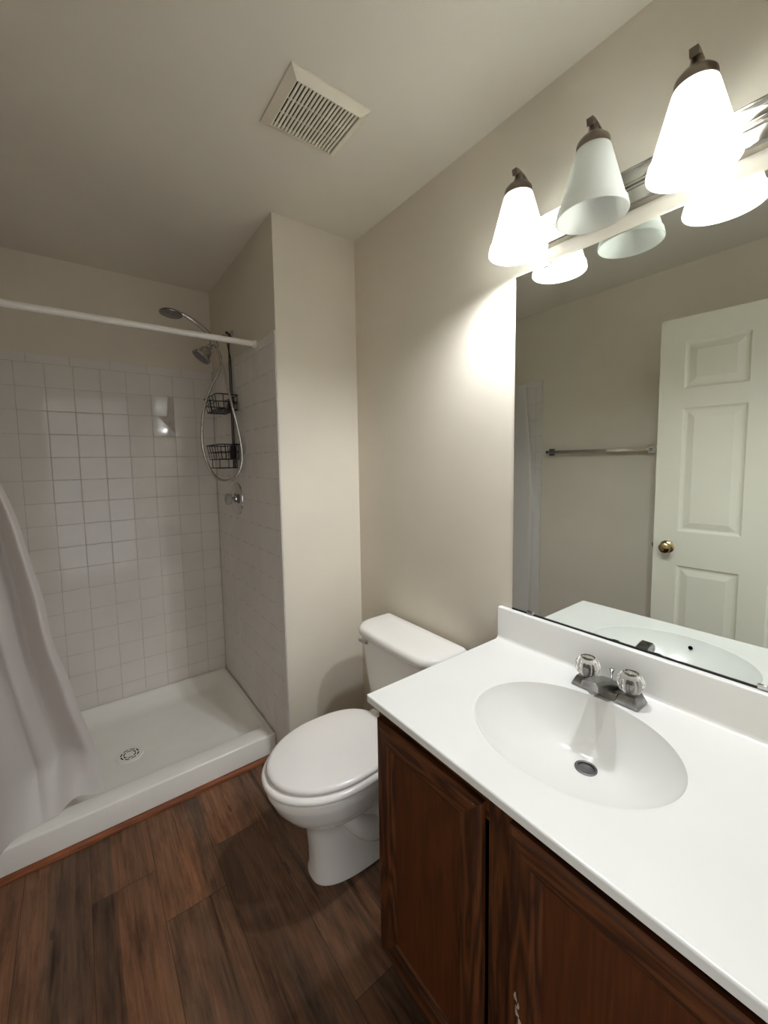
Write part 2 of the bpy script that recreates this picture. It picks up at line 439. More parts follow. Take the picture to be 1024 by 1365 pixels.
for y in (gy0+(gy1-gy0)*0.36, gy0+(gy1-gy0)*0.67):
    bm = B(); box(bm, gx0, gx1, y-0.001, y+0.001, H-0.0192, H-0.0160); obj('crossbar', bm, M_vent, vt)

# ------------------------------------------------------------------ mirror
MY0, MY1, MZ0, MZ1 = -0.8773, -1.63, 0.9305, 1.962
mr = thing('wall_mirror', 'large frameless wall mirror above the white vanity top', 'mirror', (0, -1.25, MZ0))
bm = B(); box(bm, -0.0020, -0.0006, MY1, MY0, MZ0, MZ1)
bm.faces.ensure_lookup_table()
for f in bm.faces:
    f.material_index = 0 if f.calc_center_median().x < -0.0019 else 1
obj('glass', bm, [M_mirror, M_medge], mr)
bm = B(); box(bm, -0.0045, -0.0006, MY1, MY0, 0.9262, MZ0-0.0002); obj('bottom_channel', bm, M_black, mr)
for y, z, s in ((-0.942, MZ0, 1), (-1.478, MZ0, 1), (-0.979, MZ1, -1), (-1.478, MZ1, -1)):
    bm = B(); box(bm, -0.0062, -0.0022, y-0.011, y+0.011, z-0.003 if s > 0 else z-0.007, z+0.007 if s > 0 else z+0.006)
    c_ = obj('clip', bm, M_chrome, mr, bevel=0.0015)

# ------------------------------------------------------------------ vanity light bar
LY = [-0.955, -1.152, -1.345, -1.542]
vl = thing('vanity_light', 'nickel bath light bar with bell shaped frosted glass shades above the mirror', 'wall light', (0, -1.25, 2.045))
prof = [(-0.001, 2.003), (-0.020, 2.003), (-0.025, 2.0035), (-0.029, 2.006), (-0.029, 2.0085), (-0.026, 2.010), (-0.0275, 2.018), (-0.0305, 2.027), (-0.0335, 2.0325),
        (-0.038, 2.034), (-0.0395, 2.036), (-0.0375, 2.0385), (-0.037, 2.040), (-0.0405, 2.0415), (-0.0425, 2.044), (-0.0405, 2.0465),
        (-0.0415, 2.051), (-0.045, 2.0565), (-0.051, 2.061), (-0.057, 2.0635), (-0.0585, 2.066), (-0.057, 2.0685), (-0.050, 2.070), (-0.001, 2.074)]
bm = B()
loft(bm, [[Vector((x, y, z)) for x, z in prof] for y in (-1.62, -0.885)])
obj('backplate', bm, M_bar, vl, smooth=35)
for i, y in enumerate(LY):
    cx = -0.108
    # flat strap sweeping up from the bar, over the shade
    path = smooth_path([(-0.032, y, 2.070), (-0.035, y, 2.088), (-0.041, y, 2.112), (-0.051, y, 2.140), (-0.068, y, 2.162), (-0.090, y, 2.175), (-0.112, y, 2.178), (-0.126, y, 2.175)], 6)
    bm = B(); rings = []
    for q, p in enumerate(path):
        a = path[max(q-1, 0)]; b_ = path[min(q+1, len(path)-1)]; t = (b_-a).normalized(); n = Vector((t.z, 0, -t.x))
        hw = 0.0078; th = 0.0024 if q < len(path)-9 else 0.0024+0.0058*((q-len(path)+10)/9)
        rings.append([p+Vector((0, -hw, 0))-n*th, p+Vector((0, hw, 0))-n*th, p+Vector((0, hw, 0))+n*th, p+Vector((0, -hw, 0))+n*th])
    loft(bm, rings); arm = obj('arm', bm, M_nickel, vl, bevel=0.001)
    bm = B(); lathe(bm, [(0.016, 0), (0.016, 0.004), (0.010, 0.009), (0.004, 0.011)], 24, axis_matrix((-0.032, y, 2.0715), (0.05, 0, 1)))
    obj('boss', bm, M_nickel, arm, smooth=40)
    # metal fitter cap
    bm = B()
    lathe(bm, [(0.0345, 2.117), (0.0355, 2.119), (0.0355, 2.133), (0.034, 2.138), (0.027, 2.146), (0.019, 2.151), (0.0135, 2.157), (0.0105, 2.165), (0.0095, 2.174)], 36, Matrix.Translation((cx, y, 0)))
    cap = obj('fitter_cap', bm, M_nickel, vl, smooth=40)
    # frosted glass shade
    bm = B()
    pr = [(0.0325, 2.1215), (0.0365, 2.120), (0.0385, 2.115), (0.0695, 1.9985), (0.0715, 1.9965), (0.0735, 1.9935), (0.0770, 1.9765), (0.0768, 1.9742), (0.0752, 1.9735), (0.0736, 1.9755),
          (0.0712, 1.990), (0.0685, 1.9935), (0.0358, 2.114), (0.0335, 2.118)]
    lathe(bm, pr+[pr[0]], 56, Matrix.Translation((cx, y, 0)), False, False)
    bmesh.ops.remove_doubles(bm, verts=bm.verts, dist=1e-6)
    sh = obj('lamp_shade', bm, M_shade, vl, smooth=60)
    if i in (1, 3):
        sh['label'] = 'dim frosted shade with no lit bulb inside'
    else:
        bm = B()
        lathe(bm, [(0.0005, 1.981), (0.010, 1.983), (0.0195, 1.989), (0.0262, 1.999), (0.0285, 2.011), (0.0272, 2.022), (0.0225, 2.036), (0.0165, 2.050), (0.0135, 2.062), (0.013, 2.072)], 32, Matrix.Translation((cx, y, 0)))
        bl = obj('light_bulb', bm, M_bulb, vl, smooth=80); bl['label'] = 'glowing white bulb'
        bm = B(); lathe(bm, [(0.0135, 2.0725), (0.017, 2.0725), (0.017, 2.1165), (0.001, 2.1165)], 24, Matrix.Translation((cx, y, 0)))
        obj('bulb_socket', bm, M_white, cap, smooth=40)

# ------------------------------------------------------------------ vanity cabinet
vc = thing('vanity_cabinet', 'dark stained oak vanity cabinet with paneled doors under the white top', 'cabinet', (-0.27, -1.25, 0))
cy0, cy1, cfx, cz1 = -1.645, -0.852, -0.530, 0.8018
bm = B()
for ya, yb in ((cy1-0.016, cy1), (cy0, cy0+0.016)):            # end panels with a toe notch
    loft(bm, [[Vector((x, y, z)) for x, z in ((-0.004, 0), (cfx+0.07, 0), (cfx+0.07, 0.10), (cfx+0.018, 0.10), (cfx+0.018, cz1), (-0.004, cz1))] for y in (ya, yb)])
box(bm, cfx+0.018, -0.004, cy0+0.016, cy1-0.016, 0.10, 0.116)
box(bm, -0.012, -0.004, cy0+0.016, cy1-0.016, 0.116, cz1)
obj('carcass', bm, M_oakV, vc)
for y0, y1 in ((cy1-0.045, cy1), (-1.252, -1.196), (cy0, cy0+0.045)):
    bm = B(); box(bm, cfx, cfx+0.018, y0, y1, 0.10, cz1); obj('face_frame_stile', bm, M_oakV, vc, bevel=0.001)
for y0, y1 in ((-1.196, cy1-0.045), (cy0+0.045, -1.252)):
    for z0, z1 in ((cz1-0.07, cz1), (0.10, 0.15)):
        bm = B(); box(bm, cfx+0.0002, cfx+0.018, y0, y1, z0, z1); obj('face_frame_rail', bm, M_oakH, vc)
bm = B(); box(bm, cfx+0.07, cfx+0.085, cy0+0.017, cy1-0.017, 0.0, 0.10); obj('toe_kick', bm, M_oakH, vc)
def cab_door(y0, y1, z0, z1):
    bm = B(); fx = cfx-0.0205
    def rr(ins, x): return [Vector((x, y0+ins, z0+ins)), Vector((x, y1-ins, z0+ins)), Vector((x, y1-ins, z1-ins)), Vector((x, y0+ins, z1-ins))]
    rs = [rr(0, cfx-0.0005), rr(0, fx+0.008), rr(0.004, fx+0.004), rr(0.009, fx+0.001), rr(0.012, fx), rr(0.046, fx), rr(0.050, fx+0.002), rr(0.052, fx+0.0045), rr(0.057, fx+0.0055), rr(0.061, fx+0.0095), rr(0.063, fx+0.0118)]
    vr = loft(bm, rs, True, False)
    bm.faces.ensure_lookup_table()
    for f in bm.faces:
        c = f.calc_center_median()
        side = min((abs(c.y-y0), 0), (abs(c.y-y1), 0), (abs(c.z-z0), 1), (abs(c.z-z1), 1))
        f.material_index = side[1]
    d = obj('door', bm, [M_oakV, M_oakH], vc)
    bm = B(); box(bm, fx+0.0115, fx+0.017, y0+0.0625, y1-0.0625, z0+0.0625, z1-0.0625)
    obj('panel', bm, M_panel, d)
    return d
cab_door(-1.189, -0.862, 0.135, 0.768)
d2 = cab_door(-1.590, -1.2495, 0.135, 0.776)
bm = B(); fx = cfx-0.0205
for cy, cz, s, a in ((-1.2705, 0.466, 1.0, 0.25), (-1.2755, 0.452, 0.9, -0.3), (-1.2735, 0.440, 1.1, 0.4), (-1.2785, 0.424, 1.0, -0.15), (-1.2805, 0.410, 0.8, 0.3)):
    pts = []
    for q in range(9):
        t = 2*PI*q/9; rr = s*(1+0.35*math.sin(3.1*t+a*7))
        pts.append(Vector((fx-0.0003, cy+0.0028*rr*math.cos(t)+a*0.006*math.sin(t), cz+0.0085*rr*math.sin(t))))
    loft(bm, [[p+Vector((0.0002, 0, 0)) for p in pts], pts], False, True)
ch = obj('chipped_finish', bm, M_chip, d2); ch['label'] = 'pale scraped patch on the door stile'

# ------------------------------------------------------------------ countertop with moulded bowl
HV = 0.8203; TX0, TX1, TY0, TY1 = -0.5566, -0.0012, -1.668, -0.8328
ct = thing('countertop', 'white cultured marble vanity top with oval sink bowl on the oak cabinet', 'countertop', (-0.28, -1.25, cz1))
ec = Vector((-0.2915, -1.2187)); ea, eb = 0.178, 0.2095
per = rrect(TX0, TX1, TY0, TY1, 0.008, 0, 5)
# densify the perimeter
dense = []
for i, p in enumerate(per):
    q = per[(i+1) % len(per)]; n = max(1, int((q-p).length/0.012))
    for k in range(n): dense.append(p+(q-p)*(k/n))
def inset(p, d): return Vector((min(max(p.x, TX0+d), TX1-d), min(max(p.y, TY0+d), TY1-d), 0))
angs = [math.atan2((p.y-ec.y)/eb, (p.x-ec.x)/ea) for p in dense]
def ell(cx, cy, a, b_, z): return [Vector((cx+a*math.cos(t), cy+b_*math.sin(t), z)) for t in angs]
rings = [[inset(p, 0.004)+Vector((0, 0, HV-0.0182)) for p in dense], [p+Vector((0, 0, HV-0.0170)) for p in dense], [p+Vector((0, 0, HV-0.0160)) for p in dense], [p+Vector((0, 0, HV-0.0042)) for p in dense], [p+Vector((0, 0, HV-0.0032)) for p in dense],
         [inset(p, 0.0010)+Vector((0, 0, HV-0.0010)) for p in dense], [inset(p, 0.0032)+Vector((0, 0, HV)) for p in dense], [inset(p, 0.0050)+Vector((0, 0, HV)) for p in dense]]
nb = len(dense)
drain = Vector((-0.205, -1.2187, HV-0.132))
# easing rings between the slab edge and the bowl
e0 = ell(ec.x, ec.y, ea+0.012, eb+0.012, HV)
rings.append([rings[-1][i].lerp(e0[i], 0.5) for i in range(nb)])
rings.append(ell(ec.x, ec.y, ea+0.014, eb+0.014, HV))
rings.append(e0)
rings.append(ell(ec.x, ec.y, ea+0.006, eb+0.006, HV+0.0006))
rings.append(ell(ec.x, ec.y, ea, eb, HV-0.0008))
for t in (0.012, 0.035, 0.07, 0.12, 0.18, 0.25, 0.33, 0.42, 0.52, 0.62, 0.72, 0.82, 0.90):
    depth = 0.128*(1-(1-t)**2.3)**0.78
    c = ec.lerp(Vector((drain.x, drain.y)), t**1.1)
    k = (1-t)
    rings.append(ell(c.x, c.y, ea*k+0.022*t, eb*k+0.022*t, HV-depth))
rings.append(ell(drain.x, drain.y, 0.0235, 0.0235, HV-0.1295))
rings.append(ell(drain.x, drain.y, 0.0225, 0.0225, HV-0.150))
bm = B(); loft(bm, rings, False, True)
obj('slab', bm, M_marble, ct, smooth=45)
BT = 0.0188; BH = 0.1053
bm = B()
pr = [(TX1, HV+0.0002), (-BT-0.010, HV+0.0002), (-BT-0.005, HV+0.0015), (-BT-0.0015, HV+0.005), (-BT, HV+0.012), (-BT, HV+BH-0.004), (-BT+0.0012, HV+BH-0.0012), (-BT+0.004, HV+BH), (TX1, HV+BH)]
loft(bm, [[Vector((x, y, z)) for x, z in pr] for y in (TY0, TY1-0.001)])
obj('backsplash', bm, M_marble, ct, smooth=50)
bm = B()
lathe(bm, [(0.0240, 0.0), (0.0240, 0.0025), (0.0205, 0.0038), (0.0180, 0.003), (0.0172, -0.004), (0.0172, -0.016)], 36, Matrix.Translation((drain.x, drain.y, HV-0.1300)), True, False)
dr = obj('drain_flange', bm, M_drain, ct, smooth=40)
bm = B(); lathe(bm, [(0.0170, -0.014), (0.0170, -0.012), (0.001, -0.012)], 28, Matrix.Translation((drain.x, drain.y, HV-0.130))); obj('drain_opening', bm, M_dark, dr)
bm = B(); lathe(bm, [(0.001, -0.010), (0.0112, -0.010), (0.0115, -0.006), (0.0105, -0.0035), (0.001, -0.002)], 28, axis_matrix((drain.x+0.0045, drain.y+0.002, HV-0.1275), (-0.10, -0.05, 1))); obj('stopper', bm, M_drain, dr, smooth=40)
# overflow hole in the front wall of the bowl
bm = B(); lathe(bm, [(0.006, 0.0), (0.006, 0.003), (0.0005, 0.003)], 24, axis_matrix((-0.4525, -1.232, HV-0.0285), (0.85, 0, 0.55))); obj('overflow_hole', bm, M_dark, ct)

# ------------------------------------------------------------------ faucet
FY, FX = -1.2065, -0.076
fc = thing('sink_faucet', 'chrome centerset faucet with two clear knobs behind the sink bowl', 'faucet', (FX, FY, HV))
def tapered(bm, x0, x1, y0, y1, z0, z1, tx, ty, mi=0):
    loft(bm, [rect(x0, x1, y0, y1, z0), rect(x0, x1, y0, y1, z0+0.003), rect(x0+tx, x1-tx, y0+ty, y1-ty, z1)], True, True, mi)
bm = B()
for s in (-1, 1):
    tapered(bm, FX-0.029, FX+0.029, FY+s*0.0525-0.026, FY+s*0.0525+0.026, HV+0.0005, HV+0.026, 0.009, 0.009)
loft(bm, [[Vector((x, y, z)) for x, z in ((FX-0.027, HV+0.0005), (FX+0.027, HV+0.0005), (FX+0.022, HV+0.018), (FX-0.02, HV+0.018))] for y in (FY-0.03, FY+0.03)])
obj('base', bm, M_dullchrome, fc, bevel=0.0018)
# spout rising from the middle of the base and projecting over the bowl
bm = B()
sec = []
for x, zc, hw, ht in ((FX+0.024, HV+0.016, 0.027, 0.012), (FX+0.010, HV+0.022, 0.0265, 0.014), (FX-0.012, HV+0.031, 0.024, 0.013), (FX-0.040, HV+0.0415, 0.0215, 0.0115), (FX-0.070, HV+0.0500, 0.0205, 0.011), (FX-0.096, HV+0.0545, 0.0200, 0.0108)):
    sec.append([Vector((x, FY-hw, zc-ht)), Vector((x, FY+hw, zc-ht)), Vector((x, FY+hw*0.97, zc+ht*0.35)), Vector((x, FY+hw*0.66, zc+ht)), Vector((x, FY-hw*0.66, zc+ht)), Vector((x, FY-hw*0.97, zc+ht*0.35))])
loft(bm, sec)
lathe(bm, [(0.0095, -0.006), (0.0105, 0.0), (0.0105, 0.008)], 20, Matrix.Translation((FX-0.080, FY, HV+0.037)))
obj('spout', bm, M_dullchrome, fc, bevel=0.0015)
for s in (-1, 1):
    ky = FY+s*0.0508; kx = FX+0.001
    bm = B()
    prof = [(0.0150, 0.0), (0.0235, 0.006), (0.0290, 0.016), (0.0305, 0.025), (0.0285, 0.035), (0.0235, 0.043), (0.0185, 0.0475), (0.0170, 0.0475), (0.0150, 0.0445), (0.0005, 0.0445)]
    rings = []
    for r, z in prof:
        rings.append([Vector((kx+r*(1.0 if q % 2 or r < 0.018 else 0.93)*math.cos(2*PI*q/24), ky+r*(1.0 if q % 2 or r < 0.018 else 0.93)*math.sin(2*PI*q/24), HV+0.0270+z)) for q in range(24)])
    loft(bm, rings)
    kb = obj('knob', bm, M_clear, fc); kb['label'] = 'clear faceted acrylic knob'
    bm = B(); lathe(bm, [(0.0060, 0.0), (0.0060, 0.010), (0.0085, 0.013), (0.0085, 0.024), (0.005, 0.026), (0.001, 0.0265)], 20, Matrix.Translation((kx, ky, HV+0.0258)))
    obj('stem', bm, M_dullchrome, kb, smooth=40)
    bm = B(); lathe(bm, [(0.0145, 0.0), (0.0145, 0.0010), (0.0120, 0.0016), (0.001, 0.0010)], 28, Matrix.Translation((kx, ky, HV+0.0718)))
    obj('knob_cap', bm, M_chrome, kb, smooth=40)
bm = B()
lathe(bm, [(0.0022, 0.0), (0.0022, 0.020), (0.0030, 0.024), (0.0058, 0.033), (0.0062, 0.036), (0.0045, 0.0375), (0.0005, 0.038)], 20, Matrix.Translation((FX+0.021, FY, HV+0.020)))
obj('lift_rod', bm, M_chrome, fc, smooth=50)

# ------------------------------------------------------------------ toilet
TYC = -0.478
tl = thing('toilet', 'white two piece toilet with closed lid between vanity and wing wall', 'toilet', (-0.36, TYC, 0))
def egg(xf, xb, hw, z, xc=-0.45, nf=2.0, nb_=2.6, n=56, yc=TYC):
    out = []
    for i in range(n):
        t = 2*PI*i/n; c, s = math.cos(t), math.sin(t)
        e = nf if c < 0 else nb_
        a = (xc-xf) if c < 0 else (xb-xc)
        out.append(Vector((xc+a*math.copysign(abs(c)**(2/e), c), yc+hw*math.copysign(abs(s)**(2/e), s), z)))
    return out
bm = B()
rings = [egg(-0.556, -0.10, 0.092, 0.0, -0.33, 2.7, 3.5), egg(-0.556, -0.10, 0.092, 0.012, -0.33, 2.7, 3.5), egg(-0.550, -0.11, 0.086, 0.03, -0.34, 2.7, 3.5), egg(-0.553, -0.12, 0.083, 0.10, -0.36, 2.6, 3.5),
         egg(-0.560, -0.13, 0.084, 0.165, -0.38, 2.5, 3.5), egg(-0.566, -0.14, 0.088, 0.205, -0.40, 2.4, 3.2), egg(-0.580, -0.15, 0.101, 0.225, -0.42, 2.3, 3.0), egg(-0.612, -0.16, 0.127, 0.250, -0.44, 2.2, 2.8), egg(-0.645, -0.17, 0.148, 0.278, -0.45, 2.1),
         egg(-0.670, -0.18, 0.164, 0.310, -0.455), egg(-0.684, -0.19, 0.173, 0.340, -0.46), egg(-0.690, -0.195, 0.177, 0.352, -0.46), egg(-0.692, -0.20, 0.178, 0.358, -0.46), egg(-0.692, -0.20, 0.178, 0.380, -0.46), egg(-0.687, -0.205, 0.174, 0.3855, -0.46)]
loft(bm, rings)
# deck behind the bowl that carries the tank
dk = [rrect(-0.26, -0.035, TYC-0.10, TYC+0.10, 0.03, 0.30), rrect(-0.28, -0.03, TYC-0.112, TYC+0.112, 0.03, 0.33), rrect(-0.28, -0.03, TYC-0.115, TYC+0.115, 0.03, 0.383), rrect(-0.275, -0.035, TYC-0.11, TYC+0.11, 0.03, 0.387)]
loft(bm, dk)
# trapway bulging from both flanks
for s in (-1, 1):
    pth = smooth_path([(-0.455, TYC+s*0.070, 0.225), (-0.40, TYC+s*0.082, 0.165), (-0.34, TYC+s*0.084, 0.130), (-0.28, TYC+s*0.080, 0.165), (-0.235, TYC+s*0.072, 0.235), (-0.18, TYC+s*0.068, 0.245), (-0.14, TYC+s*0.066, 0.17), (-0.13, TYC+s*0.064, 0.06)], 6)
    tube(bm, pth, [0.028+0.016*math.sin(PI*min(1, q/(len(pth)*0.35))/2) for q in range(len(pth))], 14)
obj('bowl', bm, M_porc, tl, smooth=60)
bm = B()
loft(bm, [egg(-0.698, -0.225, 0.183, 0.3875, -0.455), egg(-0.703, -0.222, 0.187, 0.391, -0.455), egg(-0.704, -0.222, 0.188, 0.399, -0.455), egg(-0.701, -0.224, 0.185, 0.4055, -0.455), egg(-0.694, -0.23, 0.178, 0.4085, -0.455), egg(-0.668, -0.25, 0.155, 0.4085, -0.455)])
obj('seat', bm, M_seat, tl, smooth=60)
bm = B()
loft(bm, [egg(-0.664, -0.245, 0.155, 0.4088, -0.452), egg(-0.670, -0.240, 0.161, 0.4135, -0.452), egg(-0.682, -0.229, 0.172, 0.4140, -0.452), egg(-0.686, -0.227, 0.176, 0.4170, -0.452), egg(-0.687, -0.226, 0.177, 0.4215, -0.452), egg(-0.685, -0.227, 0.175, 0.4265, -0.452), egg(-0.679, -0.230, 0.170, 0.4300, -0.452), egg(-0.670, -0.235, 0.162, 0.4318, -0.452), egg(-0.60, -0.29, 0.11, 0.4330, -0.452)])
obj('lid', bm, M_seat, tl, smooth=60)
for s in (-1, 1):
    bm = B(); box(bm, -0.238, -0.212, TYC+s*0.072-0.018, TYC+s*0.072+0.018, 0.3875, 0.426); box(bm, -0.262, -0.236, TYC+s*0.072-0.012, TYC+s*0.072+0.012, 0.4105, 0.428)
    obj('hinge', bm, M_seat, tl, bevel=0.004)
def tankring(xf, xb, hw, z, rf=0.06, rb=0.015, bow=0.012, n=8):
    pts = []
    for cx, cy, r, a0 in ((xb-rb, TYC+hw-rb, rb, 0), (xf+rf, TYC+hw-rf, rf, PI/2), (xf+rf, TYC-hw+rf, rf, PI), (xb-rb, TYC-hw+rb, rb, 1.5*PI)):
        for k in range(n+1):
            a = a0+k*PI/2/n; x = cx+r*math.cos(a); y = cy+r*math.sin(a)
            pts.append(Vector((x, y, z)))
        if a0 == PI/2:
            for k in range(1, 10):
                pts.append(Vector((xf, (TYC+hw-rf)+(2*rf-2*hw)*k/10, z)))
    for p in pts:
        tt = (p.y-TYC)/hw
        if p.x < xf+rf+0.001: p.x -= bow*(1-tt*tt)*min(1, (xf+rf-p.x)/rf+0.0)
    return pts
bm = B()
loft(bm, [tankring(-0.175, -0.035, 0.180, 0.3880), tankring(-0.180, -0.032, 0.186, 0.396), tankring(-0.190, -0.030, 0.200, 0.52), tankring(-0.200, -0.028, 0.214, 0.66), tankring(-0.203, -0.027, 0.217, 0.696)])
obj('tank', bm, M_porc, tl, smooth=60)
bm = B()
loft(bm, [tankring(-0.206, -0.024, 0.222, 0.6962, 0.075), tankring(-0.212, -0.022, 0.230, 0.699, 0.08), tankring(-0.215, -0.021, 0.234, 0.705, 0.08), tankring(-0.216, -0.020, 0.236, 0.716, 0.082), tankring(-0.213, -0.021, 0.233, 0.727, 0.08), tankring(-0.204, -0.025, 0.224, 0.7345, 0.075), tankring(-0.190, -0.03, 0.21, 0.7372, 0.07), tankring(-0.14, -0.06, 0.15, 0.738, 0.04)])
obj('tank_lid', bm, M_porc, tl, smooth=70)
bm = B()
lathe(bm, [(0.011, 0), (0.011, 0.006), (0.007, 0.009), (0.007, 0.016)], 20, axis_matrix((-0.2010, -0.345, 0.682), (-1, 0, 0)))
pth = smooth_path([(-0.217, -0.350, 0.682), (-0.219, -0.335, 0.682), (-0.220, -0.318, 0.682), (-0.220, -0.300, 0.683)], 4)
tube(bm, pth, [0.005, 0.005, 0.005, 0.005, 0.0052, 0.0055, 0.006, 0.006, 0.0065, 0.007, 0.007, 0.0065, 0.005], 12)
fl = obj('flush_lever', bm, M_chrome, tl, smooth=50); fl['label'] = 'chrome flush lever'

# ------------------------------------------------------------------ shower rod and curtain
RY, RZ = 0.2169, 1.961
rd = thing('shower_rod', 'straight white shower curtain rod spanning the alcove opening', 'curtain rod', (-0.99, RY, RZ))
bm = B(); tube(bm, [(WX+0.010, RY, RZ), (-0.4160, RY, RZ)], 0.0125, 24); obj('rod', bm, M_white, rd, smooth=40)
for x, s in ((WX+0.0083, 1), (-0.4143, -1)):
    bm = B(); lathe(bm, [(0.019, 0), (0.019, 0.004), (0.015, 0.012), (0.0135, 0.014)], 24, axis_matrix((x, RY, RZ), (s, 0, 0)), True, True); obj('rod_end', bm, M_white, rd, smooth=40)

def curtain_edge(z):
    tab = [(1.945, -1.365), (1.571, -1.345), (1.371, -1.322), (1.106, -1.262), (0.705, -1.205), (0.453, -1.154), (0.20, -1.112), (0.11, -1.103)]
    for (za, xa), (zb, xb) in zip(tab, tab[1:]):
        if z >= zb: return xb+(xa-xb)*(z-zb)/(za-zb)
    return tab[-1][1]
cu = thing('shower_curtain', 'white shower curtain pushed to the left end of the rod', 'curtain', (-1.40, RY, 0.12))
bm = B(); NU, NV = 110, 70; grid = []
for a in range(NU+1):
    u = a/NU; col = []
    for b_ in range(NV+1):
        v = b_/NV
        hem = 0.118+0.004*math.sin(9*u)
        if 0.62 < u < 0.96: hem += 0.030*math.sin(PI*(u-0.62)/0.34)**2       # hem lifts into a small arch
        z = 1.944*(1-v)+hem*v
        xr = curtain_edge(z); xl = WX+0.012
        x = xl+(xr-xl)*(u**(1.0-0.12*v))
        k = 1-0.55*v
        amp = 0.062*k+0.010
        fold = amp*math.sin(2*PI*(2.6*u+0.25*u*u)+0.4+0.7*v)+0.010*math.sin(2*PI*5.5*u+1.3+1.6*v)*(1-0.3*v)
        y = RY-0.008+fold
        # near the wall the cloth is bunched and spills out past the curb
        y -= 0.27*max(0.0, 1-u/0.62)**1.2*min(1.0, 0.40+1.2*v)
        # the lower part hangs inside the pan, then creases and comes out over the curb
        vc_ = 0.930-0.02*u; wgt = min(1.0, max(0.0, (u-0.30)/0.25))
        if v < vc_:
            t = max(0.0, (v-0.35)/(vc_-0.35))**1.6; y = y*(1-t*wgt)+(0.335-0.055*u+0.45*fold*(0.3+u))*t*wgt
        else:
            t = (v-vc_)/(1-vc_); yc_ = 0.335-0.055*u+0.45*fold*(0.3+u)
            y = y*(1-wgt)+wgt*(yc_*(1-t)+(0.188+0.045*u*u)*t)
        x += 0.004*math.sin(9*v+5*u)*u+0.003*math.sin(37*v)*u*u
        y += 0.004*math.sin(13*v+6*u)
        col.append(bm.verts.new((min(max(x, WX+0.0095), -1.09), y, z)))
    grid.append(col)
for a in range(NU):
    for b_ in range(NV): bm.faces.new((grid[a][b_], grid[a+1][b_], grid[a+1][b_+1], grid[a][b_+1]))
co = obj('cloth', bm, M_curtain, cu, smooth=180)
for q in range(6):
    x = WX+0.035+q*0.034
    bm = B(); tube(bm, [(x, RY+0.020*math.sin(2*PI*t/24), RZ-0.004+0.020*math.cos(2*PI*t/24)) for t in range(24)], 0.0018, 8, True); obj('ring', bm, M_white, cu, smooth=60)

# ------------------------------------------------------------------ fixed shower head
sh = thing('shower_fixture', 'fixed chrome bell shower head on a wall arm in the tiled alcove', 'shower head', (WW, 0.57, 2.09))
bm = B()
arm_p = smooth_path([(WW-0.001, 0.57, 2.086), (-0.443, 0.57, 2.080), (-0.470, 0.57, 2.070), (-0.492, 0.57, 2.053), (-0.503, 0.57, 2.041)], 6)
tube(bm, arm_p, 0.0095, 16); obj('arm', bm, M_chrome, sh, smooth=60)
bm = B(); lathe(bm, [(0.030, 0), (0.029, 0.004), (0.018, 0.011), (0.011, 0.014)], 32, axis_matrix((WW-0.0002, 0.57, 2.086), (-1, 0, -0.05))); obj('flange', bm, M_chrome, sh, smooth=50)
ax = (-0.60, 0.02, -0.80)
bm = B(); lathe(bm, [(0.013, -0.012), (0.018, -0.008), (0.019, 0.010), (0.015, 0.018), (0.012, 0.020), (0.012, 0.026)], 24, axis_matrix((-0.503, 0.57, 2.041), ax)); obj('diverter', bm, M_chrome, sh, smooth=40)
bm = B(); lathe(bm, [(0.013, 0.0), (0.0165, 0.006), (0.0155, 0.018), (0.020, 0.022), (0.028, 0.030), (0.0335, 0.044), (0.037, 0.058), (0.046, 0.067), (0.0490, 0.072), (0.0490, 0.081), (0.045, 0.083)], 40, axis_matrix((-0.519, 0.571, 2.020), ax), True, True); hd = obj('head', bm, M_chrome, sh, smooth=35)
bm = B(); lathe(bm, [(0.0445, 0.0832), (0.0445, 0.0846), (0.001, 0.0850)], 40, axis_matrix((-0.519, 0.571, 2.020), ax)); obj('spray_face', bm, M_drain, hd)
# hand shower held in the diverter bracket
hs = thing('hand_shower', 'chrome hand shower with long looping hose hanging in the alcove', 'hand shower', (-0.52, 0.57, 2.06))
bm = B(); hdir = Vector((-0.10, -0.05, -1))
lathe(bm, [(0.003, -0.013), (0.022, -0.011), (0.042, -0.006), (0.0505, 0.0), (0.0520, 0.004), (0.0505, 0.0075), (0.046, 0.0085), (0.001, 0.0095)], 40, axis_matrix((-0.697, 0.565, 2.147), hdir)); obj('head', bm, M_dullchrome, hs, smooth=40)
hp = smooth_path([(-0.665, 0.567, 2.150), (-0.640, 0.57, 2.150), (-0.605, 0.57, 2.135), (-0.563, 0.563, 2.106), (-0.530, 0.552, 2.073), (-0.505, 0.546, 2.040), (-0.494, 0.545, 2.015)], 6)
bm = B(); tube(bm, hp, [0.010+0.0035*(q/len(hp)) if q < len(hp)*0.8 else 0.0125 for q in range(len(hp))], 16); obj('handle', bm, M_chrome, hs, smooth=60)
bm = B(); tube(bm, [(-0.515, 0.570, 2.048), (-0.514, 0.549, 2.052)], 0.010, 14); lathe(bm, [(0.0185, -0.012), (0.0185, 0.012)], 22, axis_matrix((-0.513, 0.549, 2.051), (0.62, -0.1, -0.78)), True, True); obj('bracket', bm, M_chrome, hs, smooth=40)
